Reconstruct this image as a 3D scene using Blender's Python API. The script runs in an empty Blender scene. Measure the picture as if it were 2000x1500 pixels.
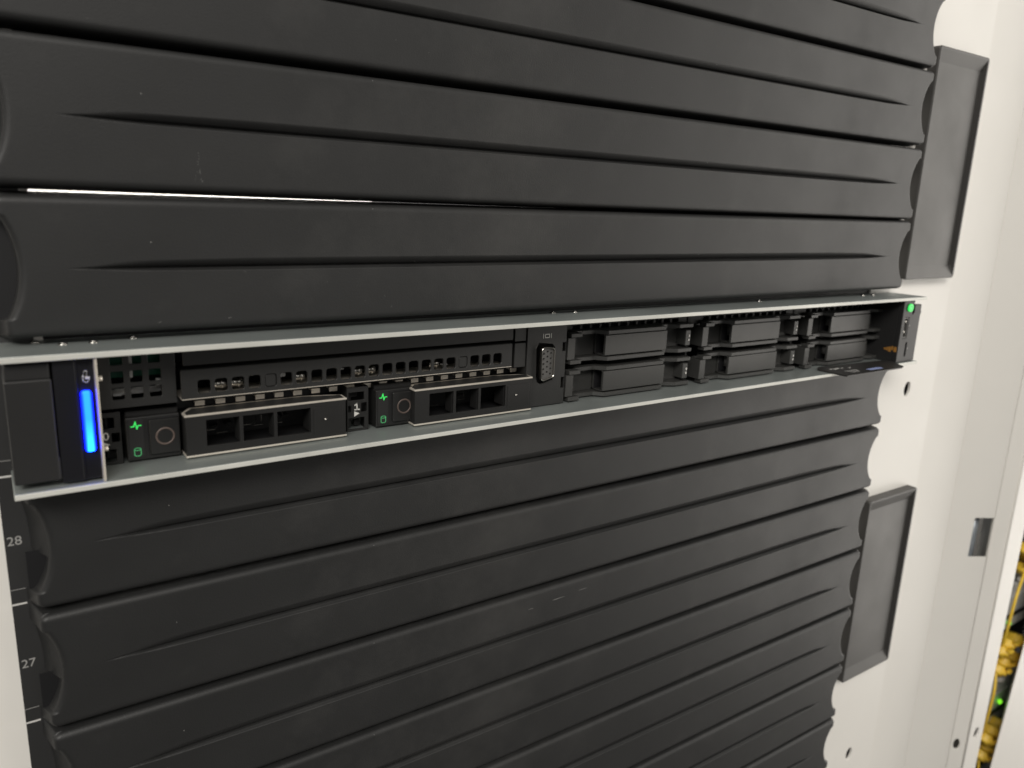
import bpy, bmesh, math, random
from mathutils import Matrix, Vector
random.seed(7)
sc = bpy.context.scene
C = sc.collection
S = 0.001                                   # everything below is written in millimetres

# ------------------------------------------------------------------ camera
cam = bpy.data.cameras.new('camera')
co = bpy.data.objects.new('camera', cam); C.objects.link(co)
cam.sensor_width = 36; cam.lens = 27.196
cam.clip_start = 0.005; cam.clip_end = 50
RX = (0.82867056, -0.55836732, 0.03912844)
RY = (-0.09734054, -0.21259665, -0.97227953)
RZ = (0.55120769, 0.80189064, -0.23052436)
m = Matrix.Identity(4)
for i in range(3):
    m[i][0] = RX[i]; m[i][1] = -RY[i]; m[i][2] = -RZ[i]
m[0][3], m[1][3], m[2][3] = -1.7364 * S, -269.50 * S, 91.45 * S
co.matrix_world = m
cam.dof.use_dof = True; cam.dof.focus_distance = 0.335; cam.dof.aperture_fstop = 12.0
sc.camera = co

# ------------------------------------------------------------------ light
w = bpy.data.worlds.new('World'); sc.world = w; w.use_nodes = True
bg = w.node_tree.nodes['Background']
bg.inputs[0].default_value = (1.0, 0.97, 0.92, 1); bg.inputs[1].default_value = 0.33

def area(name, loc, target, sx, sy, power, col):
    l = bpy.data.lights.new(name, 'AREA'); l.shape = 'RECTANGLE'; l.size = sx; l.size_y = sy
    l.energy = power; l.color = col
    o = bpy.data.objects.new(name, l); C.objects.link(o)
    o.location = loc
    d = Vector(target) - Vector(loc)
    o.rotation_euler = d.to_track_quat('-Z', 'Y').to_euler()
    return o
area('aisle_fill', (2.4, -0.85, -0.15), (0.35, 0, 0.0), 1.4, 2.8, 36, (1.0, 0.95, 0.88))  # added tall lamp, stands in for the bright aisle mirrored at right
area('ceiling_light', (-0.8, -1.4, 1.25), (0.25, 0, 0), 1.4, 0.6, 38, (1.0, 0.96, 0.90))

sc.view_settings.view_transform = 'Standard'; sc.view_settings.look = 'None'
sc.view_settings.exposure = 0; sc.view_settings.gamma = 1

# ------------------------------------------------------------------ materials
def nodes(name):
    mt = bpy.data.materials.new(name); mt.use_nodes = True
    nt = mt.node_tree
    return mt, nt, nt.nodes['Principled BSDF']

def tex(nt, kind, scale, detail=2, rough=0.5, stretch=None):
    tc = nt.nodes.new('ShaderNodeTexCoord')
    src = tc.outputs['Object']
    if stretch:
        mp = nt.nodes.new('ShaderNodeMapping'); mp.inputs['Scale'].default_value = stretch
        nt.links.new(src, mp.inputs['Vector']); src = mp.outputs['Vector']
    n = nt.nodes.new(kind); n.inputs['Scale'].default_value = scale
    if kind == 'ShaderNodeTexNoise':
        n.inputs['Detail'].default_value = detail; n.inputs['Roughness'].default_value = rough
    nt.links.new(src, n.inputs['Vector'])
    return n

def ramp(nt, src, a, b, ca, cb):
    r = nt.nodes.new('ShaderNodeMapRange')
    r.inputs['From Min'].default_value = a; r.inputs['From Max'].default_value = b
    r.inputs['To Min'].default_value = ca; r.inputs['To Max'].default_value = cb
    nt.links.new(src, r.inputs['Value'])
    return r.outputs['Result']

def mixc(nt, fac, a, b):
    x = nt.nodes.new('ShaderNodeMix'); x.data_type = 'RGBA'
    nt.links.new(fac, x.inputs['Factor'])
    for i, v in ((6, a), (7, b)):
        if isinstance(v, tuple): x.inputs[i].default_value = (*v, 1)
        else: nt.links.new(v, x.inputs[i])
    return x.outputs[2]

def surface(name, col, rough, metal=0.0, grain=2500, bump=0.25, dist=0.00006, var=0.15, dust=0.0,
            stretch=None, spec=0.5, smudge=0.06):
    mt, nt, p = nodes(name)
    p.inputs['Metallic'].default_value = metal
    p.inputs['Specular IOR Level'].default_value = spec
    big = tex(nt, 'ShaderNodeTexNoise', 22, 4, 0.6, stretch)
    c = mixc(nt, ramp(nt, big.outputs['Fac'], 0.3, 0.7, 0, 1), tuple(v * (1 - var) for v in col),
             tuple(min(1, v * (1 + var)) for v in col))
    if dust:
        for sc_, th in ((65, 0.028), (160, 0.022)):
            v = tex(nt, 'ShaderNodeTexVoronoi', sc_)
            f = nt.nodes.new('ShaderNodeMath'); f.operation = 'LESS_THAN'; f.inputs[1].default_value = th
            nt.links.new(v.outputs['Distance'], f.inputs[0])
            sep = nt.nodes.new('ShaderNodeSeparateColor'); nt.links.new(v.outputs['Color'], sep.inputs[0])
            g = nt.nodes.new('ShaderNodeMath'); g.operation = 'GREATER_THAN'; g.inputs[1].default_value = 0.72
            nt.links.new(sep.outputs[0], g.inputs[0])
            k = nt.nodes.new('ShaderNodeMath'); k.operation = 'MULTIPLY'
            nt.links.new(f.outputs[0], k.inputs[0]); nt.links.new(g.outputs[0], k.inputs[1])
            k2 = nt.nodes.new('ShaderNodeMath'); k2.operation = 'MULTIPLY'; k2.inputs[1].default_value = dust
            nt.links.new(k.outputs[0], k2.inputs[0])
            c = mixc(nt, k2.outputs[0], c, (0.60, 0.59, 0.57))
        fine = tex(nt, 'ShaderNodeTexNoise', 9, 6, 0.72)
        c = mixc(nt, ramp(nt, fine.outputs['Fac'], 0.52, 0.80, 0, 0.10 * dust), c, (0.30, 0.29, 0.27))
    nt.links.new(c, p.inputs['Base Color'])
    sm = tex(nt, 'ShaderNodeTexNoise', 14, 5, 0.65)
    nt.links.new(ramp(nt, sm.outputs['Fac'], 0.3, 0.7, rough - smudge, rough + smudge), p.inputs['Roughness'])
    if bump:
        g = tex(nt, 'ShaderNodeTexNoise', grain, 3, 0.6, stretch)
        b = nt.nodes.new('ShaderNodeBump'); b.inputs['Strength'].default_value = bump
        b.inputs['Distance'].default_value = dist
        nt.links.new(g.outputs['Fac'], b.inputs['Height']); nt.links.new(b.outputs['Normal'], p.inputs['Normal'])
    return mt

def glow(name, col, strength, base=(0.02, 0.02, 0.02)):
    mt, nt, p = nodes(name)
    p.inputs['Base Color'].default_value = (*base, 1)
    p.inputs['Emission Color'].default_value = (*col, 1); p.inputs['Emission Strength'].default_value = strength
    p.inputs['Roughness'].default_value = 0.4
    return mt

M = {}
M['panel'] = surface('moulded_black_plastic', (0.0178, 0.0180, 0.0180), 0.50, grain=1500, bump=0.65, dist=0.00009, var=0.06, dust=0.7, spec=0.46)
M['cover'] = surface('satin_charcoal_plastic', (0.050, 0.048, 0.045), 0.46, grain=3500, bump=0.12, var=0.05, dust=0.1)
M['white'] = surface('white_powder_coat', (0.80, 0.777, 0.73), 0.42, grain=1500, bump=0.06, var=0.012, smudge=0.04)
M['steel'] = surface('galvanised_steel', (0.33, 0.36, 0.35), 0.38, metal=0.55, grain=700, bump=0.10, var=0.10, stretch=(0.4, 1.6, 1.6), smudge=0.10)
M['edge'] = surface('bare_sheet_edge', (0.62, 0.62, 0.575), 0.50, metal=0.25, grain=1800, bump=0.2, var=0.12)
M['gold'] = surface('warm_steel', (0.74, 0.685, 0.60), 0.36, metal=0.55, grain=2000, bump=0.08, var=0.08)
M['black'] = surface('black_painted_metal', (0.018, 0.018, 0.0175), 0.48, grain=4000, bump=0.22, var=0.08, dust=0.12, spec=0.42)
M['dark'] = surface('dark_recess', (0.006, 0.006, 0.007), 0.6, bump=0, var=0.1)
M['carrier'] = surface('drive_plastic', (0.013, 0.0128, 0.0126), 0.45, grain=4000, bump=0.15, var=0.08, dust=0.08, spec=0.4)
M['blank'] = surface('filler_plastic', (0.036, 0.0358, 0.034), 0.44, grain=3800, bump=0.2, var=0.06, dust=0.12)
M['gloss'] = surface('gloss_black', (0.010, 0.010, 0.012), 0.26, bump=0, var=0.05, smudge=0.03)
M['ear'] = surface('ear_plastic', (0.018, 0.0178, 0.0178), 0.48, grain=4000, bump=0.2, var=0.06, spec=0.35)
M['board'] = surface('circuit_board_green', (0.006, 0.10, 0.055), 0.35, grain=1200, bump=0.3, var=0.6)
M['shiny'] = surface('bright_metal', (0.60, 0.58, 0.54), 0.22, metal=1.0, bump=0, var=0.1)
M['print'] = surface('white_print', (0.62, 0.61, 0.58), 0.6, bump=0, var=0.04)
M['printgrey'] = surface('grey_print', (0.34, 0.335, 0.32), 0.6, bump=0, var=0.06)
M['strip'] = surface('black_label_strip', (0.026, 0.026, 0.026), 0.5, grain=3000, bump=0.1, var=0.05)
M['bronze'] = surface('bronze_ring', (0.10, 0.075, 0.065), 0.4, bump=0, var=0.1)
M['vga'] = surface('connector_plastic', (0.075, 0.073, 0.07), 0.5, bump=0, var=0.05)
M['orange'] = surface('orange_label', (0.34, 0.16, 0.03), 0.6, grain=900, bump=0.2, var=0.5)
M['tag'] = surface('dark_tag_plastic', (0.022, 0.021, 0.020), 0.45, bump=0.1, var=0.1)
M['blueprint'] = surface('pale_blue_print', (0.30, 0.36, 0.62), 0.5, bump=0, var=0.1)
M['yellow'] = surface('yellow_boot', (0.92, 0.60, 0.06), 0.42, grain=900, bump=0.1, var=0.12)
M['grey'] = surface('switch_grey_metal', (0.55, 0.55, 0.54), 0.45, metal=0.1, bump=0.1, var=0.15)
M['floor'] = surface('grey_floor_tile', (0.05, 0.05, 0.05), 0.5, bump=0)
M['zinc'] = surface('bluish_zinc', (0.42, 0.46, 0.50), 0.35, metal=0.3, bump=0, var=0.3)
M['scuff'] = surface('pale_scuff', (0.15, 0.148, 0.142), 0.7, bump=0.2, var=0.4)
M['green'] = glow('green_lamp', (0.06, 1.0, 0.16), 0.85)
M['greendim'] = glow('dim_green_lamp', (0.10, 0.62, 0.22), 0.42, (0.05, 0.2, 0.08))
M['power'] = glow('green_power_lamp', (0.03, 0.95, 0.13), 0.95)
M['lime'] = glow('lime_lamp', (0.25, 1.0, 0.03), 1.0)
M['blueled'] = glow('blue_indicator', (0.05, 0.05, 1.0), 1.2)

def blue_bar():
    mt, nt, p = nodes('blue_light_bar')
    p.inputs['Base Color'].default_value = (0.01, 0.05, 0.2, 1)
    tc = nt.nodes.new('ShaderNodeTexCoord')
    sx = nt.nodes.new('ShaderNodeSeparateXYZ'); nt.links.new(tc.outputs['Generated'], sx.inputs[0])
    a = nt.nodes.new('ShaderNodeMath'); a.operation = 'SUBTRACT'; a.inputs[1].default_value = 0.5
    nt.links.new(sx.outputs['X'], a.inputs[0])
    ab = nt.nodes.new('ShaderNodeMath'); ab.operation = 'ABSOLUTE'; nt.links.new(a.outputs[0], ab.inputs[0])
    side = ramp(nt, ab.outputs[0], 0.22, 0.42, 1, 0)
    up = ramp(nt, sx.outputs['Z'], 0.05, 0.55, 1, 0)
    core = mixc(nt, up, (0.02, 0.40, 16.0), (0.05, 1.0, 16.0))
    col = mixc(nt, side, (0.0, 0.035, 9.0), core)
    nt.links.new(col, p.inputs['Emission Color']); p.inputs['Emission Strength'].default_value = 1.25
    return mt
M['bluebar'] = blue_bar()

# ------------------------------------------------------------------ mesh helpers
class MB:
    def __init__(s): s.bm = bmesh.new()
    def _add(s, b2, mat=None):
        if mat is not None: bmesh.ops.transform(b2, matrix=mat, verts=b2.verts)
        mp = {v: s.bm.verts.new(v.co) for v in b2.verts}
        for f in b2.faces:
            try:
                nf = s.bm.faces.new([mp[v] for v in f.verts]); nf.smooth = f.smooth
            except ValueError: pass
        b2.free()
        return s
    def box(s, x0, x1, y0, y1, z0, z1, b=0.25, seg=1, mat=None):
        b2 = bmesh.new(); bmesh.ops.create_cube(b2, size=1)
        for v in b2.verts:
            v.co = Vector(((x0 + x1) / 2 + v.co.x * (x1 - x0), (y0 + y1) / 2 + v.co.y * (y1 - y0), (z0 + z1) / 2 + v.co.z * (z1 - z0)))
        b = min(b, 0.45 * min(x1 - x0, y1 - y0, z1 - z0))
        if b > 0: bmesh.ops.bevel(b2, geom=list(b2.edges), offset=b, segments=seg, affect='EDGES', profile=0.5)
        return s._add(b2, mat)
    def prism(s, pts, z0, z1, b=0.2):           # plan polygon (x, y) standing from z0 to z1
        b2 = bmesh.new()
        lo = [b2.verts.new((x, y, z0)) for x, y in pts]; hi = [b2.verts.new((x, y, z1)) for x, y in pts]
        n = len(pts)
        b2.faces.new(lo[::-1]); b2.faces.new(hi)
        for i in range(n): b2.faces.new((lo[i], lo[(i + 1) % n], hi[(i + 1) % n], hi[i]))
        bmesh.ops.recalc_face_normals(b2, faces=b2.faces)
        if b: bmesh.ops.bevel(b2, geom=list(b2.edges), offset=b, segments=1, affect='EDGES')
        return s._add(b2)
    def cyl(s, c, r, h, axis='y', n=20, r2=None, mat=None):
        b2 = bmesh.new(); bmesh.ops.create_cone(b2, cap_ends=True, segments=n, radius1=r, radius2=r if r2 is None else r2, depth=h)
        R = {'y': Matrix.Rotation(math.pi / 2, 4, 'X'), 'x': Matrix.Rotation(math.pi / 2, 4, 'Y'), 'z': Matrix.Identity(4)}[axis]
        for f in b2.faces: f.smooth = len(f.verts) == 4
        bmesh.ops.transform(b2, matrix=Matrix.Translation(c) @ R, verts=b2.verts)
        return s._add(b2, mat)
    def ball(s, c, rx, ry, rz, n=12):
        b2 = bmesh.new(); bmesh.ops.create_uvsphere(b2, u_segments=n, v_segments=n // 2 + 1, radius=1)
        for f in b2.faces: f.smooth = True
        bmesh.ops.transform(b2, matrix=Matrix.Translation(c) @ Matrix.Diagonal((rx, ry, rz, 1)), verts=b2.verts)
        return s._add(b2)
    def torus(s, c, R, r, n=32, k=6):           # ring facing -y
        b2 = bmesh.new(); vs = []
        for i in range(n):
            a = 2 * math.pi * i / n; row = []
            for j in range(k):
                t = 2 * math.pi * j / k; q = R + r * math.cos(t)
                row.append(b2.verts.new((c[0] + q * math.cos(a), c[1] + r * 0.5 * math.sin(t), c[2] + q * math.sin(a))))
            vs.append(row)
        for i in range(n):
            for j in range(k):
                f = b2.faces.new((vs[i][j], vs[(i + 1) % n][j], vs[(i + 1) % n][(j + 1) % k], vs[i][(j + 1) % k])); f.smooth = True
        bmesh.ops.recalc_face_normals(b2, faces=b2.faces)
        return s._add(b2)
    def line(s, pts, wd, y0, th=0.1, closed=False):   # a thin raised line on a front face
        pts = list(pts)
        if closed: pts.append(pts[0])
        for (xa, za), (xb, zb) in zip(pts, pts[1:]):
            L = math.hypot(xb - xa, zb - za) + wd * 0.6; a = math.atan2(zb - za, xb - xa)
            mt = Matrix.Translation(((xa + xb) / 2, y0 + th / 2, (za + zb) / 2)) @ Matrix.Rotation(-a, 4, 'Y')
            s.box(-L / 2, L / 2, -th / 2, th / 2, -wd / 2, wd / 2, 0, mat=mt)
        return s
    def plate(s, outer, holes, y0, th, b=0.15, mat=None):   # sheet in the x-z plane with real holes
        cu = bpy.data.curves.new('t', 'CURVE'); cu.dimensions = '2D'; cu.fill_mode = 'BOTH'
        for pl in [outer] + holes:
            sp = cu.splines.new('POLY'); sp.points.add(len(pl) - 1)
            for q, (x, z) in zip(sp.points, pl): q.co = (x, z, 0, 1)
            sp.use_cyclic_u = True
        cu.extrude = th / 2 - b; cu.bevel_depth = b; cu.bevel_resolution = 0; cu.offset = -b
        o = bpy.data.objects.new('t', cu); C.objects.link(o)
        dg = bpy.context.evaluated_depsgraph_get()
        me = bpy.data.meshes.new_from_object(o.evaluated_get(dg))
        b2 = bmesh.new(); b2.from_mesh(me)
        bmesh.ops.remove_doubles(b2, verts=b2.verts, dist=1e-4)
        R = Matrix.Translation((0, y0 + th / 2, 0)) @ Matrix.Rotation(math.pi / 2, 4, 'X')
        bmesh.ops.transform(b2, matrix=R, verts=b2.verts)
        bpy.data.objects.remove(o); bpy.data.curves.remove(cu); bpy.data.meshes.remove(me)
        for f in b2.faces: f.smooth = False
        return s._add(b2, mat)
    def text(s, txt, x, y, z, size, th=0.05, shear=0):
        cu = bpy.data.curves.new('t', 'FONT'); cu.body = txt; cu.size = size; cu.extrude = th / 2
        cu.align_x = 'CENTER'; cu.align_y = 'CENTER'; cu.shear = shear
        o = bpy.data.objects.new('t', cu); C.objects.link(o)
        dg = bpy.context.evaluated_depsgraph_get()
        me = bpy.data.meshes.new_from_object(o.evaluated_get(dg))
        b2 = bmesh.new(); b2.from_mesh(me)
        bmesh.ops.transform(b2, matrix=Matrix.Translation((x, y, z)) @ Matrix.Rotation(math.pi / 2, 4, 'X'), verts=b2.verts)
        bpy.data.objects.remove(o); bpy.data.curves.remove(cu); bpy.data.meshes.remove(me)
        return s._add(b2)
    def mesh(s, name):
        me = bpy.data.meshes.new(name)
        bmesh.ops.recalc_face_normals(s.bm, faces=s.bm.faces)
        bmesh.ops.scale(s.bm, vec=(S, S, S), verts=s.bm.verts)
        s.bm.to_mesh(me); s.bm.free()
        return me

def rr(x0, x1, z0, z1, r, n=4):                 # rounded rectangle outline
    out = []
    for cx, cz, a0 in ((x1 - r, z1 - r, 0), (x0 + r, z1 - r, 90), (x0 + r, z0 + r, 180), (x1 - r, z0 + r, 270)):
        for i in range(n + 1):
            a = math.radians(a0 + 90 * i / n); out.append((cx + r * math.cos(a), cz + r * math.sin(a)))
    return out
def disc(cx, cz, r, n=16, rz=None):
    return [(cx + r * math.cos(2 * math.pi * i / n), cz + (rz or r) * math.sin(2 * math.pi * i / n)) for i in range(n)]
def rect(x0, x1, z0, z1): return [(x0, z0), (x1, z0), (x1, z1), (x0, z1)]

ORG = {}
def link(name, me, mat, parent=None, label=None):
    o = bpy.data.objects.new(name, me); C.objects.link(o)
    if mat is not None and not me.materials: me.materials.append(M[mat])
    if parent is not None:
        o.parent = parent
        root = parent
        if parent.parent is None and parent.type == 'EMPTY':    # meshes are written in place; shift by the thing's base
            o.location = tuple(-v for v in ORG.get(parent.name, (0, 0, 0)))
    if label: o['label'] = label
    return o
def part(name, mb, mat, parent, label=None): return link(name, mb.mesh(name), mat, parent, label)
def sub(name, mb, mat, parent): return link(name, mb.mesh(name), mat, parent)
def thing(name, label, cat, org=(0, 0, 0), group=None):
    o = bpy.data.objects.new(name, None); C.objects.link(o); o.empty_display_size = 0.02
    o.location = Vector(org) * S; ORG[o.name] = Vector(org) * S
    o['label'] = label; o['category'] = cat
    if group: o['group'] = group
    return o
def tag(o, label, cat, group=None):
    o['label'] = label; o['category'] = cat
    if group: o['group'] = group
    return o
def structure(o): o['kind'] = 'structure'; return o

U = 44.45; W = 482.6
def sstep(a, b, x):
    t = max(0.0, min(1.0, (x - a) / (b - a))); return t * t * (3 - 2 * t)

# ------------------------------------------------------------------ rack rails and frame
rail = thing('rack_rail', 'white left rack rail with black strip of printed unit numbers', 'rack rail', (-20, 11, -110))
part('rail_face', MB().box(-60, 11.5, 11, 13, -420, 240, 0.2), 'white', rail)
part('rail_return', MB().box(9.5, 11.5, 13.1, 60, -420, 240, 0.2), 'white', rail)
ls = part('label_strip', MB().box(-4.9, 9, 10.7, 10.99, -420, 240, 0), 'strip', rail)
for k in range(-4, 5):
    sub('unit_line', MB().box(-4.85, -0.6, 10.62, 10.69, k * U - 0.3, k * U + 0.3, 0), 'print', ls)
    sub('hole_line', MB().box(-4.85, -0.6, 10.62, 10.69, k * U + 5.2, k * U + 5.35, 0), 'printgrey', ls)
for k in range(-4, 0):
    sub('unit_number', MB().text(str(29 + k), -2.15, 10.66, k * U + 22.2, 4.3), 'printgrey', ls)

tag(part('rack_rail', MB().plate(rect(466, 564, -420, 240), [disc(528.6, -26.7, 3.9, 20, 5.3), disc(529.4, -324.6, 3.9, 20, 5.3), disc(528.8, 271, 3, 8)][:2], 11, 2, 0.3)
     .box(466, 468, 13.1, 70, -420, 240, 0.2).box(562.2, 564.2, 13.1, 24, -420, 240, 0.2), 'white', None),
    'white right rack rail with round holes beside the panel ends', 'rack rail')

post = thing('frame_post', 'white folded rack frame post with a square hole at far right', 'frame post', (630, 0, -110))
def facet(ax, ay, bx_, by, holes, z0=-470, z1=260):
    """flat sheet from plan point a to b; holes written in (distance along, z)"""
    L = math.hypot(bx_ - ax, by - ay); a = math.atan2(by - ay, bx_ - ax)
    mt = Matrix.Translation((ax, ay, 0)) @ Matrix.Rotation(a, 4, 'Z')
    return MB().plate(rect(0, L, z0, z1), holes, 0, 1.6, 0.25, mt)
part('flat_face', facet(566.5, 18, 628, 13, []), 'white', post)
part('slanted_face', facet(628.05, 12.98, 661.2, -6.9, [rr(21.7, 39.3 - 0.2, -179.8, -144.5, 1.6)]), 'white', post)
part('narrow_face', facet(661.3, -7.0, 670.6, -15.9, [disc(4.6, -356.8, 2.6, 18, 5.2)]), 'white', post)
part('outer_face', facet(670.7, -16.0, 698, -16.0, [disc(14.2, -349.5, 4.3, 18, 5.2)]), 'white', post)
part('rolled_edge', MB().cyl((670.4, -15.7, -105), 0.9, 728, 'z', 14), 'white', post)
part('return_face', MB().box(697, 698.4, -14.2, 16, -470, 260, 0.2), 'white', post)
latch = part('latch', MB().box(640, 652, 14, 40, -200, -120, 1).box(656, 675, 12, 30, -200, -120, 1).cyl((655, 14, -165), 4.5, 90, 'z', 20).cyl((666, 10, -170), 3.5, 60, 'z', 16), 'zinc', post)

structure(link('floor', MB().box(-20000, 20000, -20000, 20000, -1310, -1300, 0).mesh('floor'), 'floor'))
# dark inside of the rack, with added strips that block light at panel gaps
structure(link('interior_and_light_blocks', MB().box(532, 534, 30, 1000, -420, 240, 0).box(30, 700, 996, 1000, -420, 40, 0).box(565, 700, 60, 64, -470, 260, 0).box(120, 560, 75, 78, -420, -3, 0)
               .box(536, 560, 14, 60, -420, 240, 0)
               .box(11.55, 470, 12.5, 13.5, 42.95, 46.5, 0).box(11.55, 470, 12.5, 13.5, 130, 137, 0).box(11.55, 470, 12.5, 13.5, 174, 181, 0).mesh('interior_and_light_blocks'), 'dark'))
structure(link('slit_reflector', MB().box(-150, 531, 930, 934, 45, 300, 0).mesh('slit_reflector'), 'white'))  # white sheet added to catch the rear lamp and brighten the slit
area('slit_fill', (0.2, 0.62, 0.24), (0.2, 0.93, 0.09), 0.6, 0.05, 5, (1.0, 0.98, 0.96))  # lamp added inside the rack to light the sheet behind the slit
tag(link('indicator_lamp', MB().ball((462, 690, 87.2), 6, 2, 1.5).mesh('indicator_lamp'), 'blueled'), 'tiny blue lamp glimpsed deep through the gap between upper panels', 'lamp')

# ------------------------------------------------------------------ black cover plates on the right rail
def cover_mesh(z0, z1):
    x0, x1 = 491.3, 552.3; yf, yb = 4.2, 10.9
    mb = MB(); bm = mb.bm
    # rings: outline back, outline front, rim inner, recess inner
    def ring(xa, xb, za, zb, y, r):
        return [bm.verts.new((x, y, z)) for x, z in rr(xa, xb, za, zb, r, 4)]
    rings = [ring(x0, x1, z0, z1, yb, 2.0), ring(x0, x1, z0, z1, yf + 0.7, 2.0), ring(x0 + .25, x1 - .25, z0 + .25, z1 - .25, yf + .2, 1.9), ring(x0 + .7, x1 - .7, z0 + .7, z1 - .7, yf, 1.6),
             ring(x0 + 1.6, x1 - 2.2, z0 + 1.6, z1 - 1.6, yf, 0.9), ring(x0 + 2.0, x1 - 2.4, z0 + 8.6, z1 - 8.6, yf + 2.6, 0.5)]
    n = len(rings[0])
    for a, b in zip(rings, rings[1:]):
        for i in range(n):
            f = bm.faces.new((a[i], a[(i + 1) % n], b[(i + 1) % n], b[i]))
    bm.faces.new(rings[-1]); bm.faces.new(rings[0][::-1])
    return mb
tag(link('cover_plate', cover_mesh(51.6, 193.4).mesh('cover_plate'), 'cover'), 'upper black rectangular cover plate on right white rail, above the server', 'cover plate', 'black cover plates on the right rail')
tag(link('cover_plate', cover_mesh(-244.5, -102.0).mesh('cover_plate'), 'cover'), 'lower black rectangular cover plate on right white rail, below the server', 'cover plate', 'black cover plates on the right rail')

# ------------------------------------------------------------------ blanking panels
H = U - 2.5
def panel_mesh(straight):
    r = 2.2; hz = H / 2
    def inset(z, front=True):
        t = abs(z - hz)
        base = 0.0
        rc = 2.0
        e = min(z, H - z)
        if e < rc: base = (rc - math.sqrt(max(0, rc * rc - (rc - e) ** 2))) * 0.8
        hh = 15.2; R = 21.75
        sag = max(0.0, math.sqrt(R * R - t * t) - math.sqrt(R * R - hh * hh)) if t < hh else 0
        s = sag + 1.3 * sstep(hh + 0.35, hh - 0.35, t) if t < hh + 0.4 else 0
        return base, s
    zs = {0, .06, .2, .45, .8, 1.3, 1.8, 2.3, 3, 4, 5}
    zs |= {H - z for z in list(zs)}
    for t in (hz - 15.7, hz - 15.5, hz - 15.3, hz - 15.1, hz - 14.9, hz - 14.6, hz - 14): zs |= {t, H - t}
    k = hz - 13
    while k < hz + 13.01: zs.add(k); k += 1.0
    k = -2.2
    while k < 3.6: zs.add(hz + k); k += 0.13
    zs = sorted(zs)
    zz = [zs[0]]
    for z in zs[1:]:
        if z - zz[-1] > 0.03: zz.append(z)
    offs = [0, .06, .2, .45, .8, 1.3, 1.8, 2.3, 3.2, 5]
    mids = [16, 19, 21, 23, 25, 27, 29, 31, 34, 38, 43, 49, 56, 64, 75, 100] + list(range(130, 390, 26)) + [400, 412, 422, 430, 436, 441, 445, 448, 451, 453, 455, 457, 460, 464]
    bm = bmesh.new(); grid = []
    for z in zz:
        b, s = inset(z)
        xl = 2.0 + b + s * 0.62; xr = W - 0.3 - b - s
        xs = [xl + o for o in offs] + mids + [xr - o for o in reversed(offs)]
        # constant column count: mids always between 12 and 470
        row = []
        for x in xs:
            ex = max(0.0, r - min(x - xl, xr - x)); ez = max(0.0, r - min(z, H - z)) * 1.0
            e = min(r, math.hypot(ex, ez))
            y = r - math.sqrt(max(0, r * r - e * e))
            tp = sstep(19, 46, x) ** 0.8 * sstep(462, 434, x) ** 0.8
            tp *= 0.75 + 0.25 * sstep(24, 95, x) * sstep(458, 390, x)
            if tp > 0:
                up_ = z > hz - 0.5
                hw = ((3.0 if straight else 3.6) if up_ else 1.2) * tp; t = abs(z - hz + 0.5)
                if t < hw:
                    v = 1 - t / hw
                    if t < 0.5: y += 1.3 * tp * sstep(0.5, 0.2, t)
                    y += (2.9 if straight else 2.2) * tp * (min(0.96, v ** 1.35) if up_ else min(0.95, v ** 0.8))
            row.append(bm.verts.new((x, y, z)))
        grid.append(row)
    nc = min(len(r_) for r_ in grid)
    assert all(len(r_) == nc for r_ in grid)
    for a, b in zip(grid, grid[1:]):
        for i in range(nc - 1):
            f = bm.faces.new((a[i], a[i + 1], b[i + 1], b[i])); f.smooth = True
    YB = 10.4
    # end walls: left ones slope outwards so that the finger cut shows its wall
    lb = []; rb = []; lm = []
    for z, row in zip(zz, grid):
        b, s = inset(z)
        low = sstep(hz - 3.2, hz - 4.4, z)                    # lower half of the cut is a deep opening
        inside = 1 if s > 0.05 else 0
        xm = -0.3 + b * 0.6 + s * 0.34
        if inside and low > 0.5: xm = -0.3 + s * 0.92
        if straight: xm = row[0].co.x - (0.25 if inside else 2.2)
        zb = hz + (z - hz) * (H + 2.1) / H                    # the walls flare a little towards the rail
        lb.append(bm.verts.new((xm, YB, zb)))
        rb.append(bm.verts.new((row[-1].co.x + 0.15, YB, zb)))
    n = len(zz)
    for i in range(n - 1):
        f = bm.faces.new((grid[i][0], grid[i + 1][0], lb[i + 1], lb[i])); f.smooth = False
        f = bm.faces.new((grid[i + 1][-1], grid[i][-1], rb[i], rb[i + 1])); f.smooth = False
    for row, sg in ((grid[0], 0), (grid[-1], n - 1)):
        back = [lb[sg]] + [bm.verts.new((v.co.x, YB, lb[sg].co.z)) for v in row[1:-1]] + [rb[sg]]
        for i in range(nc - 1):
            q = (row[i], back[i], back[i + 1], row[i + 1])
            bm.faces.new(q)
    mb = MB(); mb.bm.free(); mb.bm = bm
    return mb
pm = panel_mesh(False).mesh('blanking_panel'); pm.materials.append(M['panel'])
pm2 = panel_mesh(True).mesh('blanking_panel'); pm2.materials.append(M['panel'])
fo2 = MB().box(-0.2, 9.5, 9.6, 10.0, 4.5, 37.5, 0).mesh('finger_cut_shade'); fo2.materials.append(M['dark'])  # flat dark sheets stand in for deep shade in the finger cuts
fo = MB().box(0.4, 9.5, 6.5, 7.0, 5.5, 18.2, 0).mesh('finger_cut_shade'); fo.materials.append(M['dark'])
GP = 'black blanking panels filling empty rack units'
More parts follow.
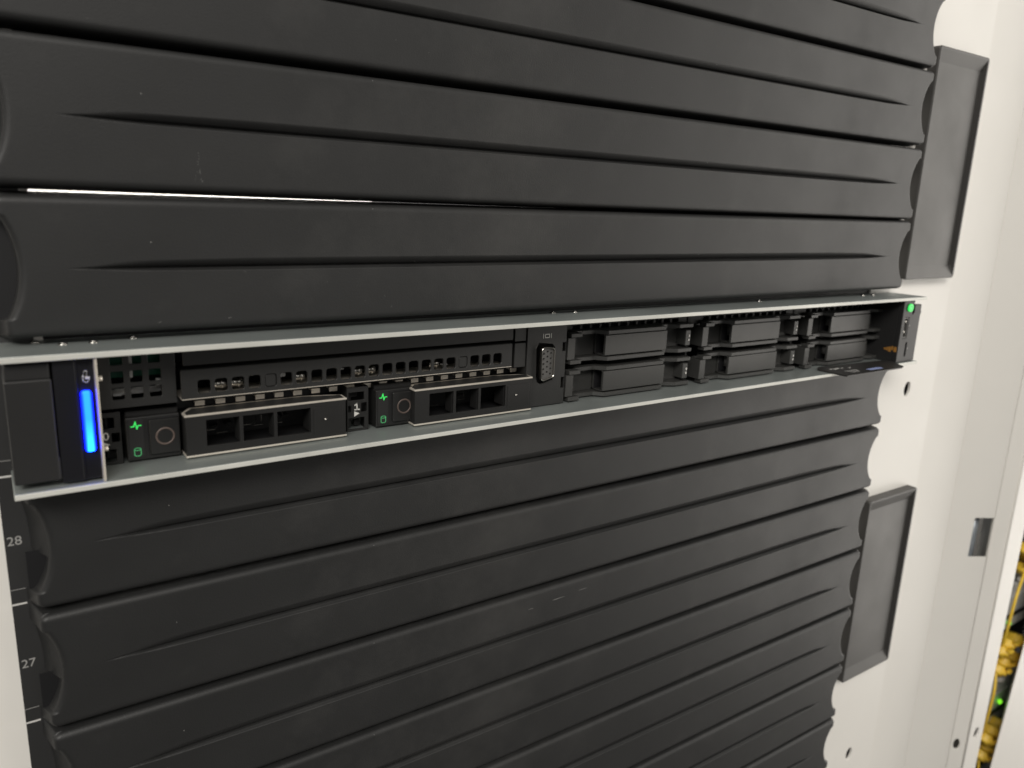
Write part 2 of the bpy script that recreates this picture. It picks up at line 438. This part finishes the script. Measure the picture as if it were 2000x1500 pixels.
panels = [
    (1, 0.10, -0.0022, 'black blanking panel directly above the open server lid'),
    (2, 0.05, 0.0002, 'black blanking panel with a chalky vertical scratch, second above the server'),
    (3, 0.0, 0.0, 'black blanking panel third above the server, upper cover plate at its end'),
    (4, 0.05, 0.0, 'topmost black blanking panel, cut off by the upper edge'),
    (-1, -0.1, 0.0, 'black blanking panel beside the printed 28, directly under the server'),
    (-2, 0.0, 0.0003, 'black blanking panel beside the printed 27, second below the server'),
    (-3, 0.05, 0.0, 'black blanking panel with pale scuff streaks, third below the server'),
    (-4, 0.0, -0.0002, 'black blanking panel fourth below the server, at middle of lower cover plate'),
    (-5, 0.0, 0.0, 'black blanking panel fifth below the server, near foot of lower cover plate'),
    (-6, 0.0, 0.0002, 'black blanking panel sixth below the server, where lower cover plate ends'),
    (-7, 0.0, 0.0, 'lowest black blanking panel, cut off by the bottom edge'),
]
PN = {}
for k, dy, rot, lab in panels:
    o = bpy.data.objects.new('blanking_panel', pm if k < 0 else pm2); C.objects.link(o)
    o.location = (0, dy * S, (k * U + 1.25 + (-0.12 if k == 1 else 0)) * S); o.rotation_euler = (0, rot, 0)
    tag(o, lab, 'blanking panel', GP); PN[k] = o
    link('finger_cut_shade', fo if k < 0 else fo2, None, o)

def scuff(parent, pts):
    mb = MB()
    for x, z, l, wd, a in pts:
        q = []
        for i in range(10):
            t = 2 * math.pi * i / 10; rj = random.uniform(0.6, 1)
            q.append((l / 2 * math.cos(t) * rj, wd / 2 * math.sin(t) * rj))
        ca, sa = math.cos(a), math.sin(a)
        vs = [mb.bm.verts.new((x + u * ca - v * sa, -0.03, z + u * sa + v * ca)) for u, v in q]
        mb.bm.faces.new(vs)
    link('scuff', mb.mesh('scuff'), 'scuff', parent)['kind'] = 'stuff'
R_ = random.uniform
scuff(PN[2], [(58.6 + R_(-.3, .3), 12.2 - i * 0.9, 0.5, 0.16, R_(-.6, .6)) for i in range(5)] + [(58.8, 6.5, 0.14, 2.6, 0.1), (59.4, 3.4, .5, .3, .4)] + [(58 + R_(-1.0, 1.4), 4.4 + R_(-1, 2), .35, .14, R_(0, 3)) for i in range(7)])
scuff(PN[-3], [(x, z, l, wd, 0.02) for x, z, l, wd in ((216, 34.5, 9, .5), (232, 35.5, 7, .35), (200, 33.5, 4, .3))])
scuff(PN[-1], [(R_(40, 420), R_(4, 40), R_(.3, 1.1), .12, R_(0, 3)) for i in range(9)])
scuff(PN[1], [(R_(20, 420), R_(3, 40), R_(.3, 1.3), .12, R_(0, 3)) for i in range(12)] + [(44, 2.9, 1.4, .2, .4), (66, 3.2, 1.5, .2, .3)])
scuff(PN[3], [(R_(20, 420), R_(3, 40), R_(.3, 1.0), .11, R_(0, 3)) for i in range(8)])

# ------------------------------------------------------------------ the server
sv = thing('rack_server', 'open-fronted one-unit rack server with bright steel lid and blue light bar', 'server', (241, 20, 0))
YF = -14.0
lid = part('top_plate', MB().box(-0.9, 488, YF + 0.35, 70, 40.95, 42.9, 0.3, 2), 'steel', sv)
sub('front_edge', MB().box(-0.8, 487.9, YF, YF + 0.32, 41.05, 42.75, 0.14, 2), 'edge', lid)
for x, y in ((9.2, 7.5), (16.1, 1.4), (24.5, 1.8), (36.4, 5.5), (209.1, 7), (220.2, 5.2), (349.1, 5), (445.3, 3.6), (455.8, 3.4)):
    sub('rivet', MB().cyl((x, y, 43.1), 1.6, 0.5, 'z', 14, 1.0).ball((x, y, 43.3), 0.8, 0.8, 0.45), 'shiny', lid)
bot = part('bottom_plate', MB().box(-0.9, 488, YF + 0.35, 40, 0, 1.8, 0.3, 2), 'steel', sv)
sub('front_edge', MB().box(-0.8, 487.9, YF, YF + 0.32, 0.08, 1.72, 0.14, 2), 'edge', bot)
side = part('side_plate', MB().box(22.7, 23.5, -13.2, 30, 1.85, 40.9, 0.2, 2), 'gold', sv)
sub('stud', MB().cyl((24.2, -9, 33.6), 0.85, 1.6, 'x', 14), 'gold', side)
sub('stud', MB().cyl((24.2, -9, 11.2), 0.85, 1.6, 'x', 14), 'gold', side)

# left ear
part('ear_cover', MB().box(-0.4, 11.5, -12, 8, 3.9, 35.4, 0.5, 2).box(-0.1, 11.3, -11.3, 8, 35.2, 40.0, 0.5, 2).box(10.7, 11.7, -11.8, 8, 4.1, 11.0, 0.2), 'ear', sv)
st = part('status_panel', MB().box(11.9, 17.75, -11.6, 8, 2.6, 40.6, 0.25, 2).box(17.75, 22.6, -10.9, 8, 2.6, 40.6, 0.1)
          .box(17.7, 18.1, -11.6, -10.5, 2.6, 40.2, 0.1), 'gloss', sv)
part('light_bar', MB().plate(rr(18.65, 21.55, 11.7, 30.7, 0.9), [], -12.5, 1.8, 0.45), 'bluebar', sv)
ic = MB()
ic.line([(20.55, 36.6), (20.1, 35.6), (19.85, 34.6), (20.0, 33.8), (20.5, 33.5), (20.95, 33.9), (21.1, 34.7)], 0.8, -11.0, 0.1)
ic.line([(20.35, 36.4), (20.45, 35.4), (20.3, 34.2)], 0.8, -11.0, 0.1)
sub('wireless_icon', ic, 'print', st)

# dark cavity behind the front
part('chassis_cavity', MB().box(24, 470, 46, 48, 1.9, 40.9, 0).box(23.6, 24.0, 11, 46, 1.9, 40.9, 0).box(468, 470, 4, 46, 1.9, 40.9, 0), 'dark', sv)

# vent grille with circuit board behind
gh = [rr(x, x + 3.75, z, z + 3.95, 0.55) for x in (28.3, 33.9, 39.45) for z in (24.0, 29.4, 35.5)]
gr = part('vent_grille', MB().plate(rect(24.0, 47.7, 21.2, 40.9), gh, 0, 0.8, 0.12).box(47.0, 47.75, 0.5, 10, 21.2, 40.9, 0.15)
          .box(24.0, 47.7, 0.81, 8, 21.2, 22.0, 0.1), 'black', sv)
sub('circuit_board', MB().box(25, 46.8, 7.0, 8.2, 29.8, 40.5, 0.1), 'board', gr)
sub('board_fittings', MB().cyl((36, 6, 25.2), 1.1, 20, 'x', 12).cyl((43, 5, 27.5), 0.8, 3, 'z', 10).box(29, 32, 5, 7, 24.0, 25.4, 0.3).box(34, 35.4, 4, 7, 30, 40, .3).box(36, 41, 5.5, 6.9, 37, 38.4, .3), 'grey', gr)

part('bezel_plate', MB().plate(rr(50.1, 183.3, 33.3, 40.9, 0.4), [], 0, 3.0, 0.25), 'black', sv)
sh = [rr(54.2 + 5.65 * i, 54.2 + 5.65 * i + 4.2, 23.65, 28.35, 1.0) for i in range(22)]
vs_ = part('vent_strip', MB().plate(rr(49.0, 182.3, 22.2, 32.2, 0.3), sh, -1, 1.0, 0.18).box(49.0, 182.3, 0.02, 12, 31.6, 32.2, 0.1), 'black', sv)
sub('bottom_lip', MB().box(49.0, 182.3, -0.95, 14, 21.85, 22.17, 0.1), 'gold', vs_)
rods = MB(); blks = MB()
for i in (1, 2, 6, 10, 11, 16):
    x = 54.2 + 5.65 * i
    rods.cyl((x + 2.6, 5.2, 25.2), 1.5, 4.4, 'x', 14).cyl((x + 3.6, 5.2, 25.2), 1.9, 0.7, 'x', 14)
for i, (dz, hgt) in enumerate(((3.4, .9), (2.0, 1.6), (3.6, .7), (2.6, .6), (3.8, .8), (3.3, .8), (0.6, .5), (3.2, 1.2))):
    x = 54.2 + 5.65 * (3, 5, 8, 9, 12, 14, 17, 19)[i]
    blks.box(x + 0.4, x + 3.2, 3.6, 5.4, 23.8 + dz, 23.8 + dz + hgt, 0.2)
sub('rod', rods, 'shiny', vs_)['kind'] = 'stuff'
sub('clip', blks, 'grey', vs_)
for i in (4, 18):
    x = 54.2 + 5.65 * i
    sub('hole_plug', MB().plate(rr(x + 0.1, x + 4.1, 23.75, 28.25, 0.95), [], -0.85, 1.0, 0.3), 'black', vs_)
fs = part('spring_strip', MB().box(49, 190, 9.5, 10.2, 16.5, 22.0, 0.1), 'dark', sv)
for i in range(20):
    x = 54.4 + 6.95 * i
    sub('spring_tab', MB().box(x, x + 3.3, 6.2, 9.4, 18.75, 18.95, 0.08).box(x, x + 3.3, 6.0, 6.25, 17.7, 19.5, 0.08), 'gold', fs)
part('filler_plate', MB().plate(rr(184.4, 190.3, 32.5, 40.9, 0.2), [], 0.4, 2, 0.15), 'black', sv)
part('filler_plate', MB().plate(rr(184.5, 190.3, 21.0, 31.7, 0.2), [], 0.4, 2, 0.15), 'black', sv)

# slot frames with printed numbers
def slot_frame(x0, x1, z1, holes, txt, tx):
    f = part('slot_frame', MB().plate(rect(x0, x1, 1.9, z1), holes, 2, 0.8, 0.1).box(x0, x0 + .4, 2.81, 9, 1.9, z1, 0.05).box(x1 - .4, x1, 2.81, 9, 1.9, z1, 0.05), 'carrier', sv)
    if txt == '1':
        one = MB().line([(tx - .9, 12.2), (tx, 12.9), (tx, 10.5)], .42, 1.9, .08).line([(tx - 1.0, 10.5), (tx + 1.0, 10.5)], .42, 1.9, .08)
    else: one = MB().text(txt, tx, 1.97, 11.6, 3.7)
    sub('slot_number', one, 'print', f)
    mb = MB(); vs = [mb.bm.verts.new(v) for v in ((tx - 1.15, 1.96, 10.0 - 0.1), (tx + 1.0, 1.96, 8.9), (tx - 1.15, 1.96, 7.7))]
    mb.bm.faces.new(vs)
    sub('slot_arrow', mb, 'print', f)
    sub('latch_cage', MB().box(x0 + 1, x1 - 3, 6, 8, 14.5, 16.2, .2).box(x0 + 2, x0 + 3, 5.5, 8, 3, 18, .2).box(x1 - 4, x1 - 1.5, 7, 8.5, 2.6, 5, .2), 'ear', f)
slot_frame(24.0, 30.4, 19.6, [rr(25.0, 28.5, 14.1, 17.9, .2), rr(27.4, 29.9, 9.5, 12.6, .2), rr(25.1, 28.5, 2.9, 7.1, .2)], '0', 25.8)
slot_frame(108.6, 117.4, 19.4, [rr(109.2, 115.6, 14.2, 17.4, .2), rr(114.4, 116.7, 9.3, 13.0, .2), rr(109.2, 115.7, 2.7, 7.2, .2), rr(109.1, 110.2, 9.6, 12.2, .1)], '1', 112.6)

# port panel
port = part('port_panel', MB().plate(rect(190.8, 212.3, 2.3, 40.9), [[(197.2, 31.1), (204.6, 30.2), (206.0, 28.6), (206.4, 15.8), (205.2, 13.9), (198.6, 12.3), (196.8, 13.6), (196.3, 16), (195.9, 28.6)],
      rect(210.3, 212.0, 26.5, 30.5), rect(210.3, 212.0, 9.5, 14.5)], 0, 1.0, 0.12).box(190.8, 191.2, 1.01, 10, 2.3, 40.9, 0.05), 'black', sv)
sub('port_backing', MB().box(192, 212, 4, 5, 3, 40, 0), 'dark', port)
dout = []
for cx, cz, rr_, a0, a1 in ((203.0, 27.6, 1.5, 5, 85), (198.7, 27.9, 1.6, 95, 180), (198.9, 15.8, 1.6, 180, 265), (203.0, 16.8, 1.5, 275, 355)):
    for i in range(5):
        a = math.radians(a0 + (a1 - a0) * i / 4); dout.append((cx + rr_ * math.cos(a), cz + rr_ * math.sin(a)))
din = [(200.9 + (x - 200.9) * 0.86, 21.8 + (z - 21.8) * 0.945) for x, z in dout]
sub('connector_shell', MB().plate(dout, [din], -2.6, 6.0, 0.15), 'shiny', port)
pins = [(x, zt - 2.33 * j) for x, zt in ((198.9, 26.4), (200.85, 27.3), (202.75, 26.4)) for j in range(5)]
sub('connector_face', MB().plate(din, [disc(x, z, 0.5, 10) for x, z in pins], -1.6, 1.5, 0.05), 'vga', port)
sub('connector_socket', MB().box(197.4, 204, 0.6, 2.0, 15, 28.6, 0), 'dark', port)
pi_ = MB().line([(199.3, 35.0), (199.3, 33.0)], .28, -0.06, .06).line([(203.6, 35.0), (203.6, 33.0)], .28, -0.06, .06)
pi_.line([(200.3, 34.75), (202.6, 34.75), (202.6, 33.25), (200.3, 33.25)], .38, -0.06, .06, True)
sub('monitor_icon', pi_, 'print', port)

# slotted vents above the filler bays
for g, (x0, x1) in enumerate(((213.2, 299.5), (301.0, 387.0), (388.5, 466))):
    hs = [rect(x0 + 9.8 + 5.9 * i, x0 + 14.2 + 5.9 * i, 33.1, 35.9) for i in range(12) if x0 + 14.2 + 5.9 * i < x1 - 3]
    part('vent_slots', MB().plate(rect(x0, x1, 32.4, 40.9), hs, 9.4, 2.2, 0.1), 'black', sv)
part('bay_divider', MB().box(299.0, 300.4, 9, 30, 1.9, 40.9, .1), 'dark', sv)
part('bay_divider', MB().box(386.6, 388.0, 9, 30, 1.9, 40.9, .1), 'dark', sv)

# right control ear
ear = part('control_ear', MB().plate([(465.9, 2.0), (486, 2.0), (486, 31.5), (486.6, 32.4), (486.6, 33.6), (486, 34.4), (486, 38.0), (478.6, 38.0), (478.6, 33.4), (476.6, 32.0), (476.6, 40.6), (465.9, 40.6)],
      [rr(468.9, 473.6, 17.3, 30.2, 0.5), rr(474.0, 475.6, 5.5, 14.3, .6)], -12.2, 3.0, 0.3)
      .box(466.0, 468, -9.1, 10, 2.0, 40.6, 0.1).box(468.2, 485.8, -6.2, 8, 2.0, 31, 0.1).box(469, 480, -9, 5, 33, 40.5, 0.1), 'ear', sv)
sub('ear_recess', MB().box(476, 486.3, -7.5, 8, 31.2, 40.8, 0.1), 'dark', ear)
sub('power_button', MB().cyl((472.6, -12.6, 36.4), 2.45, 1.2, 'y', 28), 'power', ear)
sub('power_symbol', MB().line([(471.6, 37.6), (471.0, 36.4), (471.6, 35.2), (472.6, 34.8), (473.6, 35.2), (474.2, 36.4), (473.6, 37.6)], .35, -13.27, .05).line([(472.6, 38.2), (472.6, 36.6)], .35, -13.27, .05), 'greendim', ear)
sub('usb_port', MB().plate(rr(469.0, 473.5, 17.4, 30.1, 0.4), [rr(469.6, 472.9, 18.1, 29.4, 0.3)], -12.0, 5.0, 0.1).box(470.2, 471.2, -11.0, -7, 19, 28.6, .1), 'vga', ear)
sub('usb_glint', MB().ball((471.2, -11.6, 27.6), .7, .3, .8), 'shiny', ear)  # shiny beads modelled as glints inside the dark port
sub('usb_glint', MB().ball((470.8, -11.6, 21.2), .7, .3, .8), 'shiny', ear)
sub('usb_mark', MB().ball((475.2, -12.2, 25.0), .35, .12, .7).ball((476.8, -12.2, 10.5), .35, .12, .6), 'printgrey', ear)
mb = MB(); 
for y0, y1, z0, z1 in ((-11.5, -9.6, 8.6, 11.8), (-9.2, -8.0, 9.4, 12.0), (-7.7, -6.2, 8.2, 11.4), (-5.9, -4.9, 8.8, 11.0), (-4.6, -3.2, 9.0, 10.4)): mb.box(465.75, 465.95, y0, y1, z0, z1, 0.03)
sub('orange_label', mb, 'orange', ear)

# information tag
tg = part('information_tag', MB().prism([(396.2, -24), (452.6, -24), (457, -22.5), (467, -8), (464, -5.5), (402, -1.0), (396.2, -5)], 1.95, 2.65, 0.12), 'tag', sv)
mb = MB()
for x, y, a, b in ((404, -8.4, 2.0, 1.1), (407, -9.2, 2.6, 1.6), (410.2, -8.6, 2.2, 1.4), (413.4, -9.3, 1.6, .9), (419, -10.6, 1.1, 1.3), (421, -9.6, .8, .5)):
    mb.box(x - a / 2, x + a / 2, y - b / 2, y + b / 2, 2.66, 2.70, 0)
sub('tag_print', mb, 'print', tg)
mb = MB()
for k in range(4): mb.box(407 + k * .5, 419 - k, -15.6 - k * 1.3, -15.1 - k * 1.3, 2.66, 2.70, 0)
sub('tag_small_print', mb, 'printgrey', tg)
sub('tag_stripe', MB().prism([(424.5, -17.6), (436.5, -17.0), (439.6, -18.2), (438, -20.6), (426, -20.4)], 2.66, 2.71, 0), 'blueprint', tg)

# ------------------------------------------------------------------ drive carriers (two)
def carrier(label, dl, dh):
    """dl: shift of the light and button block, dh: shift of the handle"""
    c = thing('drive_carrier', label, 'drive carrier', (68 + dh, 0, 2.4), 'hot swap drive carriers in the lower bays')
    X = lambda v: v + dl
    part('body', MB().box(X(31.6), X(48.2), 1.0, 30, 2.5, 17.3, 0.35, 2).box(X(31.9), X(48.2), 3.5, 30, 17.0, 18.9, .3), 'carrier', c)
    lp = part('light_panel', MB().plate(rr(X(32.4), X(36.9), 3.6, 16.6, 0.5), [], 0.88, 0.3, 0.08), 'ear', c)
    sub('panel_outline', MB().line([(X(32.35), 3.5), (X(36.95), 3.5), (X(36.95), 16.7), (X(32.35), 16.7)], .16, .9, .12, True), 'dark', lp)
    sub('activity_lamp', MB().line([(X(33.1), 14.3), (X(34.0), 14.3), (X(34.5), 15.9), (X(34.9), 13.4), (X(35.3), 14.5), (X(36.2), 14.5)], .32, 0.78, .1), 'green', lp)
    a = [(X(33.7), 6.4), (X(33.7), 4.5), (X(34.2), 4.1), (X(35.2), 4.1), (X(35.7), 4.5), (X(35.7), 6.4)]
    d = MB().line(a, .22, .8, .08).line([(X(34.7) + 1.0 * math.cos(t * math.pi / 5), 6.4 + .45 * math.sin(t * math.pi / 5)) for t in range(10)], .2, .8, .08, True)
    sub('drive_lamp', d, 'greendim', lp)
    part('button_well', MB().box(X(37.9), X(38.25), 0.9, 2, 3.4, 16.8, .05).box(X(37.9), X(48.2), .86, 2, 3.4, 3.8, .05).box(X(37.9), X(48.2), .86, 2, 16.2, 16.6, .05), 'dark', c)
    bt = part('release_button', MB().plate(rr(X(38.5), X(48.0), 4.0, 16.0, 0.5), [], 0.0, 2.5, 0.3), 'carrier', c)
    sub('button_ring', MB().torus((X(43.3), -0.03, 10.1), 2.75, 0.36), 'bronze', bt)
    Y = lambda v: v + dh
    yf = -4.0
    wins = [rect(Y(55.7), Y(66.7), 5.7, 14.9), rect(Y(68.0), Y(78.7), 5.7, 14.9), rect(Y(79.9), Y(92.2), 5.7, 14.9)]
    hd = part('handle', MB().plate(rect(Y(49.1), Y(105.7), 3.1, 16.7), wins, yf + 0.25, 1.4, 0.1)
        .box(Y(66.7), Y(68.0), -2.3, 3, 5.5, 15, 0.1).box(Y(78.7), Y(79.9), -2.3, 3, 5.5, 15, .1).box(Y(92.2), Y(93), -2.3, 5, 5.5, 15, .1)
        .box(Y(49.1), Y(49.6), -2.3, 6, 3.1, 16.7, .1), 'carrier', c)
    sub('top_edge', MB().prism([(Y(48.8), yf), (Y(106.1), yf), (Y(106.3), 1.5), (Y(102), 3.2), (Y(92), 6), (Y(52.2), 6), (Y(48.8), 0.5)], 16.6, 17.3, 0.14), 'gold', hd)
    sub('top_sheet', MB().prism([(Y(49.6), yf + .75), (Y(105.2), yf + .75), (Y(105.4), 1.2), (Y(101.3), 1.9), (Y(91.4), 4.3), (Y(52.9), 4.3), (Y(49.8), 0.3)], 17.31, 17.38, 0.02), 'black', hd)
    sub('bottom_edge', MB().box(Y(48.8), Y(106.0), yf, 5, 2.42, 3.08, 0.14), 'gold', hd)
    sub('embossed_square', MB().plate(rr(Y(93.3), Y(104.6), 4.4, 14.9, .6), [], yf + .1, .4, 0.1), 'carrier', hd)
    sub('pin', MB().cyl((Y(97.6), yf - .05, 10.1), 0.6, 0.5, 'y', 14, .45).ball((Y(97.6), yf - .3, 10.1), .35, .25, .35), 'shiny', hd)
    sub('top_notch', MB().box(Y(54), Y(57), yf + 1.6, yf + 2.0, 17.35, 17.45, .02).box(Y(98), Y(101), yf + 1.6, yf + 2.0, 17.35, 17.45, .02), 'shiny', hd)
    inn = MB()
    for k in range(9):
        x = Y(57 + R_(0, 31)); z = R_(6.5, 13.2)
        inn.box(x, x + R_(1, 4), 7 + R_(0, 6), 14, z, z + R_(.3, 1.1), .1)
    for x in (60, 73.5, 83): inn.torus((Y(x), 8, 10.3), 2.4, .3, 14, 5)
    part('latch_parts', inn, 'ear', c)
    part('window_dark_sheet', MB().box(Y(50), Y(105), -1.9, 15.9, 3.12, 3.4, .05), 'dark', c)  # dark sheet added to keep the handle windows dark inside
    for x0, x1, z in ((57.5, 60.5, 8.6), (61, 64.5, 7.2), (69.5, 73, 8.9), (74, 77.3, 8.3), (81, 84.5, 8.2)):
        part('edge_glint', MB().box(Y(x0), Y(x1), 5.0, 5.3, z, z + .18, .03), 'shiny', c)  # thin shiny strips added as edge glints inside the windows
    part('edge_glint', MB().box(Y(76.6), Y(76.85), 5.0, 5.3, 9.6, 12.0, .03), 'shiny', c)
    part('drive_front', MB().box(Y(49.8), Y(105.5), 16, 18, 3, 16.6, 0), 'dark', c)
    return c
carrier('left drive carrier with green pulse lamp beside the blue light bar', 0, 0)
carrier('right drive carrier with green pulse lamp beside the video port', 88.5, 85.5)

# ------------------------------------------------------------------ drive blanks (six)
def blank_parts(org):
    c = thing('drive_blank', '', 'drive blank', org, 'black drive blanks in the right bays')
    ORG[c.name] = Vector((0, 0, 0))             # written in local coordinates
    part('left_bar', MB().box(0, 4.3, 0, 9, 2.2, 12.4, .2).box(1.4, 7.9, -.5, 4, 12.5, 14.4, .2).box(1.4, 7.9, -.5, 4, 0.1, 2.0, .2), 'blank', c)
    part('back_wall', MB().box(3.5, 22, 8.2, 9.4, 2.0, 12.6, .1), 'blank', c)
    part('back_wall', MB().box(62, 79, 8.2, 9.4, 2.0, 12.6, .1), 'blank', c)
    part('grip_block', MB().box(22.4, 62.5, 0.2, 1.6, 2.6, 12.2, .25, 2).box(60.8, 62.4, 1.5, 9, 2.7, 12.1, .2).box(22.6, 61, 7.4, 9, 2.7, 12.1, .1)
         .box(22.6, 61, 1.6, 7.5, 12.0, 12.5, .1).box(22.6, 61, 1.6, 7.5, 2.2, 2.8, .1), 'blank', c)
    part('grip_shade', MB().box(22.7, 60.5, 6.7, 7.2, 2.9, 11.9, .05), 'dark', c)  # dark insert paints the shade inside the open grip block
    plan = [(7, 4.2), (19.6, 4.2), (23.8, 0), (61.4, 0), (61.6, 4.0), (66.5, 4.4), (72, 1.2), (81.8, 1.2), (81.8, 9), (7, 9)]
    part('flange', MB().prism(plan, 12.55, 14.5, .2), 'blank', c)
    part('flange', MB().prism(plan, 0.0, 1.95, .2), 'blank', c)
    rb = part('right_bar', MB().box(77.2, 80.8, 1.6, 9, 3.2, 11.2, .3), 'blank', c)
    sub('catch', MB().box(79.3, 80.0, 1.25, 1.7, 7.6, 8.8, .1).box(79.2, 79.9, 1.25, 1.7, 5.6, 6.6, .1), 'print', rb)
    return c
b0 = blank_parts((0, 0, 0))
labs = {(0, 1): 'upper black drive blank right beside the video port', (0, 0): 'lower black drive blank right beside the video port',
        (1, 1): 'upper black drive blank in the middle column of three', (1, 0): 'lower black drive blank in the middle column of three',
        (2, 1): 'upper black drive blank nearest the green power button', (2, 0): 'lower black drive blank nearest the information tag'}
scoop = MB().cyl((28.5, 4.9, 8.8), 3.0, 5.6, 'z', 18).mesh('scoop_reflection'); scoop.materials.append(M['vga'])  # lighter cylinder added for the warm reflection inside the grip opening
first = True
for i in range(3):
    for j in range(2):
        if first: c = b0; first = False
        else:
            c = b0.copy(); C.objects.link(c)
            for ch in b0.children:
                d = ch.copy(); C.objects.link(d); d.parent = c
                for g in ch.children:
                    e = g.copy(); C.objects.link(e); e.parent = d
        c.location = Vector((213.3 + 87.8 * i, 0, 2.5 + 17.25 * j)) * S
        c['label'] = labs[(i, j)]
        if i: link('scoop_reflection', scoop, None, c)

# ------------------------------------------------------------------ neighbouring rack seen through the slit
sw = thing('network_switch', 'dark network switch with lime lamps seen through the slit at right', 'network switch', (860, 45, -350))
part('front_face', MB().box(760, 1010, 46, 60, -560, -150, .5), 'strip', sw)
for z in (-282, -398, -525):
    part('port_module', MB().box(812, 905, 33, 46, z - 38, z + 14, 1.5).box(814, 905, 31.5, 33, z - 1, z + 1, .3), 'grey', sw)
    part('module_gap', MB().box(806, 905, 31, 32.9, z - 24, z - 20, .5), 'dark', sw)
    part('release_tab', MB().ball((848, 32, z + 18), 7, 4, 4), 'print', sw)
    part('port_row', MB().box(800, 905, 40, 46, z - 118 + 42, z - 42, 1), 'dark', sw)
part('status_lamp', MB().ball((834.5, 30, -310), 2.4, 2, 2.4), 'lime', sw)
part('status_lamp', MB().ball((852.5, 30, -408.5), 2.8, 2, 2.8), 'lime', sw)
plugs = [((851, -332), 0), ((837, -334), 1), ((827, -339), 2), ((853, -353), 3), ((840.5, -356), 4), ((829, -361), 5),
         ((850, -432.5), 6), ((836.5, -435.5), 7), ((826, -440), 8), ((851.5, -454), 9), ((838, -457.5), 10), ((826, -461), 11), ((836, -228), 12), ((841, -251), 13), ((852, -240), 14)]
where = {0: 'upper cluster, right of its top row', 1: 'upper cluster, middle of its top row', 2: 'upper cluster, left of its top row', 3: 'upper cluster, right of its bottom row', 4: 'upper cluster, middle of its bottom row', 5: 'upper cluster, left of its bottom row',
         6: 'lowest cluster, right of its top row', 7: 'lowest cluster, middle of its top row', 8: 'lowest cluster, left of its top row', 9: 'lowest cluster, right of its bottom row', 10: 'lowest cluster, middle of its bottom row', 11: 'lowest cluster, left of its bottom row',
         12: 'topmost group, beside the top of the slit', 13: 'topmost group, second from the top', 14: 'topmost group, half hidden at right'}
def plug_mb(k):
    b2 = bmesh.new(); bmesh.ops.create_cube(b2, size=1)
    for v in b2.verts: v.co = Vector((v.co.x * 12.5, v.co.y * 22, v.co.z * 11.5))
    bmesh.ops.bevel(b2, geom=list(b2.edges), offset=3.6, segments=3, affect='EDGES')
    for f in b2.faces: f.smooth = True
    mb = MB(); mb._add(b2)
    mb.box(-3.4, 3.4, -14.5, -10.5, 2.4, 4.8, .8, 2)
    return mb
plm = plug_mb(0).mesh('cable_plug'); plm.materials.append(M['yellow'])
for (x, z), k in plugs:
    o = bpy.data.objects.new('cable_plug', plm); C.objects.link(o)
    o.location = Vector((x, 30 + R_(-2, 2), z)) * S; o.rotation_euler = (R_(-.12, .12), R_(-.12, .12), R_(-.15, .15)); 
    tag(o, 'yellow cable plug in the ' + where[k], 'cable plug', 'yellow cable plugs in the neighbouring switch')
def cable(pts, r, label):
    cu = bpy.data.curves.new('yellow_cable', 'CURVE'); cu.dimensions = '3D'; cu.bevel_depth = r * S; cu.bevel_resolution = 3
    sp = cu.splines.new('NURBS'); sp.points.add(len(pts) - 1); sp.use_endpoint_u = True; sp.order_u = 3
    for q, p in zip(sp.points, pts): q.co = (p[0] * S, p[1] * S, p[2] * S, 1)
    o = bpy.data.objects.new('t', cu); C.objects.link(o)
    me = bpy.data.meshes.new_from_object(o.evaluated_get(bpy.context.evaluated_depsgraph_get())); me.name = 'yellow_cable'
    bpy.data.objects.remove(o)
    for p in me.polygons: p.use_smooth = True
    n = link('yellow_cable', me, None); me.materials.clear(); me.materials.append(M['yellow'])
    tag(n, label, 'cable', 'yellow cables in the neighbouring rack')
cable([(826, 30, -361), (817, 24, -375), (815, 24, -395), (816, 26, -420), (826, 30, -440)], 1.4, 'yellow cable looping between the two lower plug clusters')
cable([(836, 26, -250), (816, 22, -268), (813, 22, -290), (816, 24, -315), (828, 30, -338)], 1.4, 'yellow cable hanging from the topmost plugs')
cable([(826, 30, -461), (820, 24, -480), (818, 24, -510), (822, 26, -560)], 1.4, 'yellow cable running down below the lowest plugs')
cable([(846, 22, -150), (842, 20, -190), (834, 20, -225), (836, 26, -245)], 2.4, 'pale yellow cable at the top of the slit')

mb = MB(); bm_ = mb.bm
ed = [(842, -200), (825.4, -320.4), (806.8, -453.6), (794, -545)]
for (x, z), (x2, z2) in zip(ed, ed[1:]):
    pass
fr = [bm_.verts.new((x, 10, z)) for x, z in ed]; bk = [bm_.verts.new((x + 45, 26, z)) for x, z in ed]
fr2 = [bm_.verts.new((1010, 2, z)) for x, z in ed]; bk2 = [bm_.verts.new((1010, 26, z)) for x, z in ed]
for i in range(3):
    for a, b in ((fr, bk), (fr2, fr), (bk, bk2), (bk2, fr2)):
        bm_.faces.new((a[i], a[i + 1], b[i + 1], b[i]))
bm_.faces.new((fr[0], bk[0], bk2[0], fr2[0])); bm_.faces.new((fr[3], fr2[3], bk2[3], bk[3]))
tag(link('white_panel', mb.mesh('white_panel'), 'white'), 'white neighbouring rack panel at the lower right corner', 'rack panel')
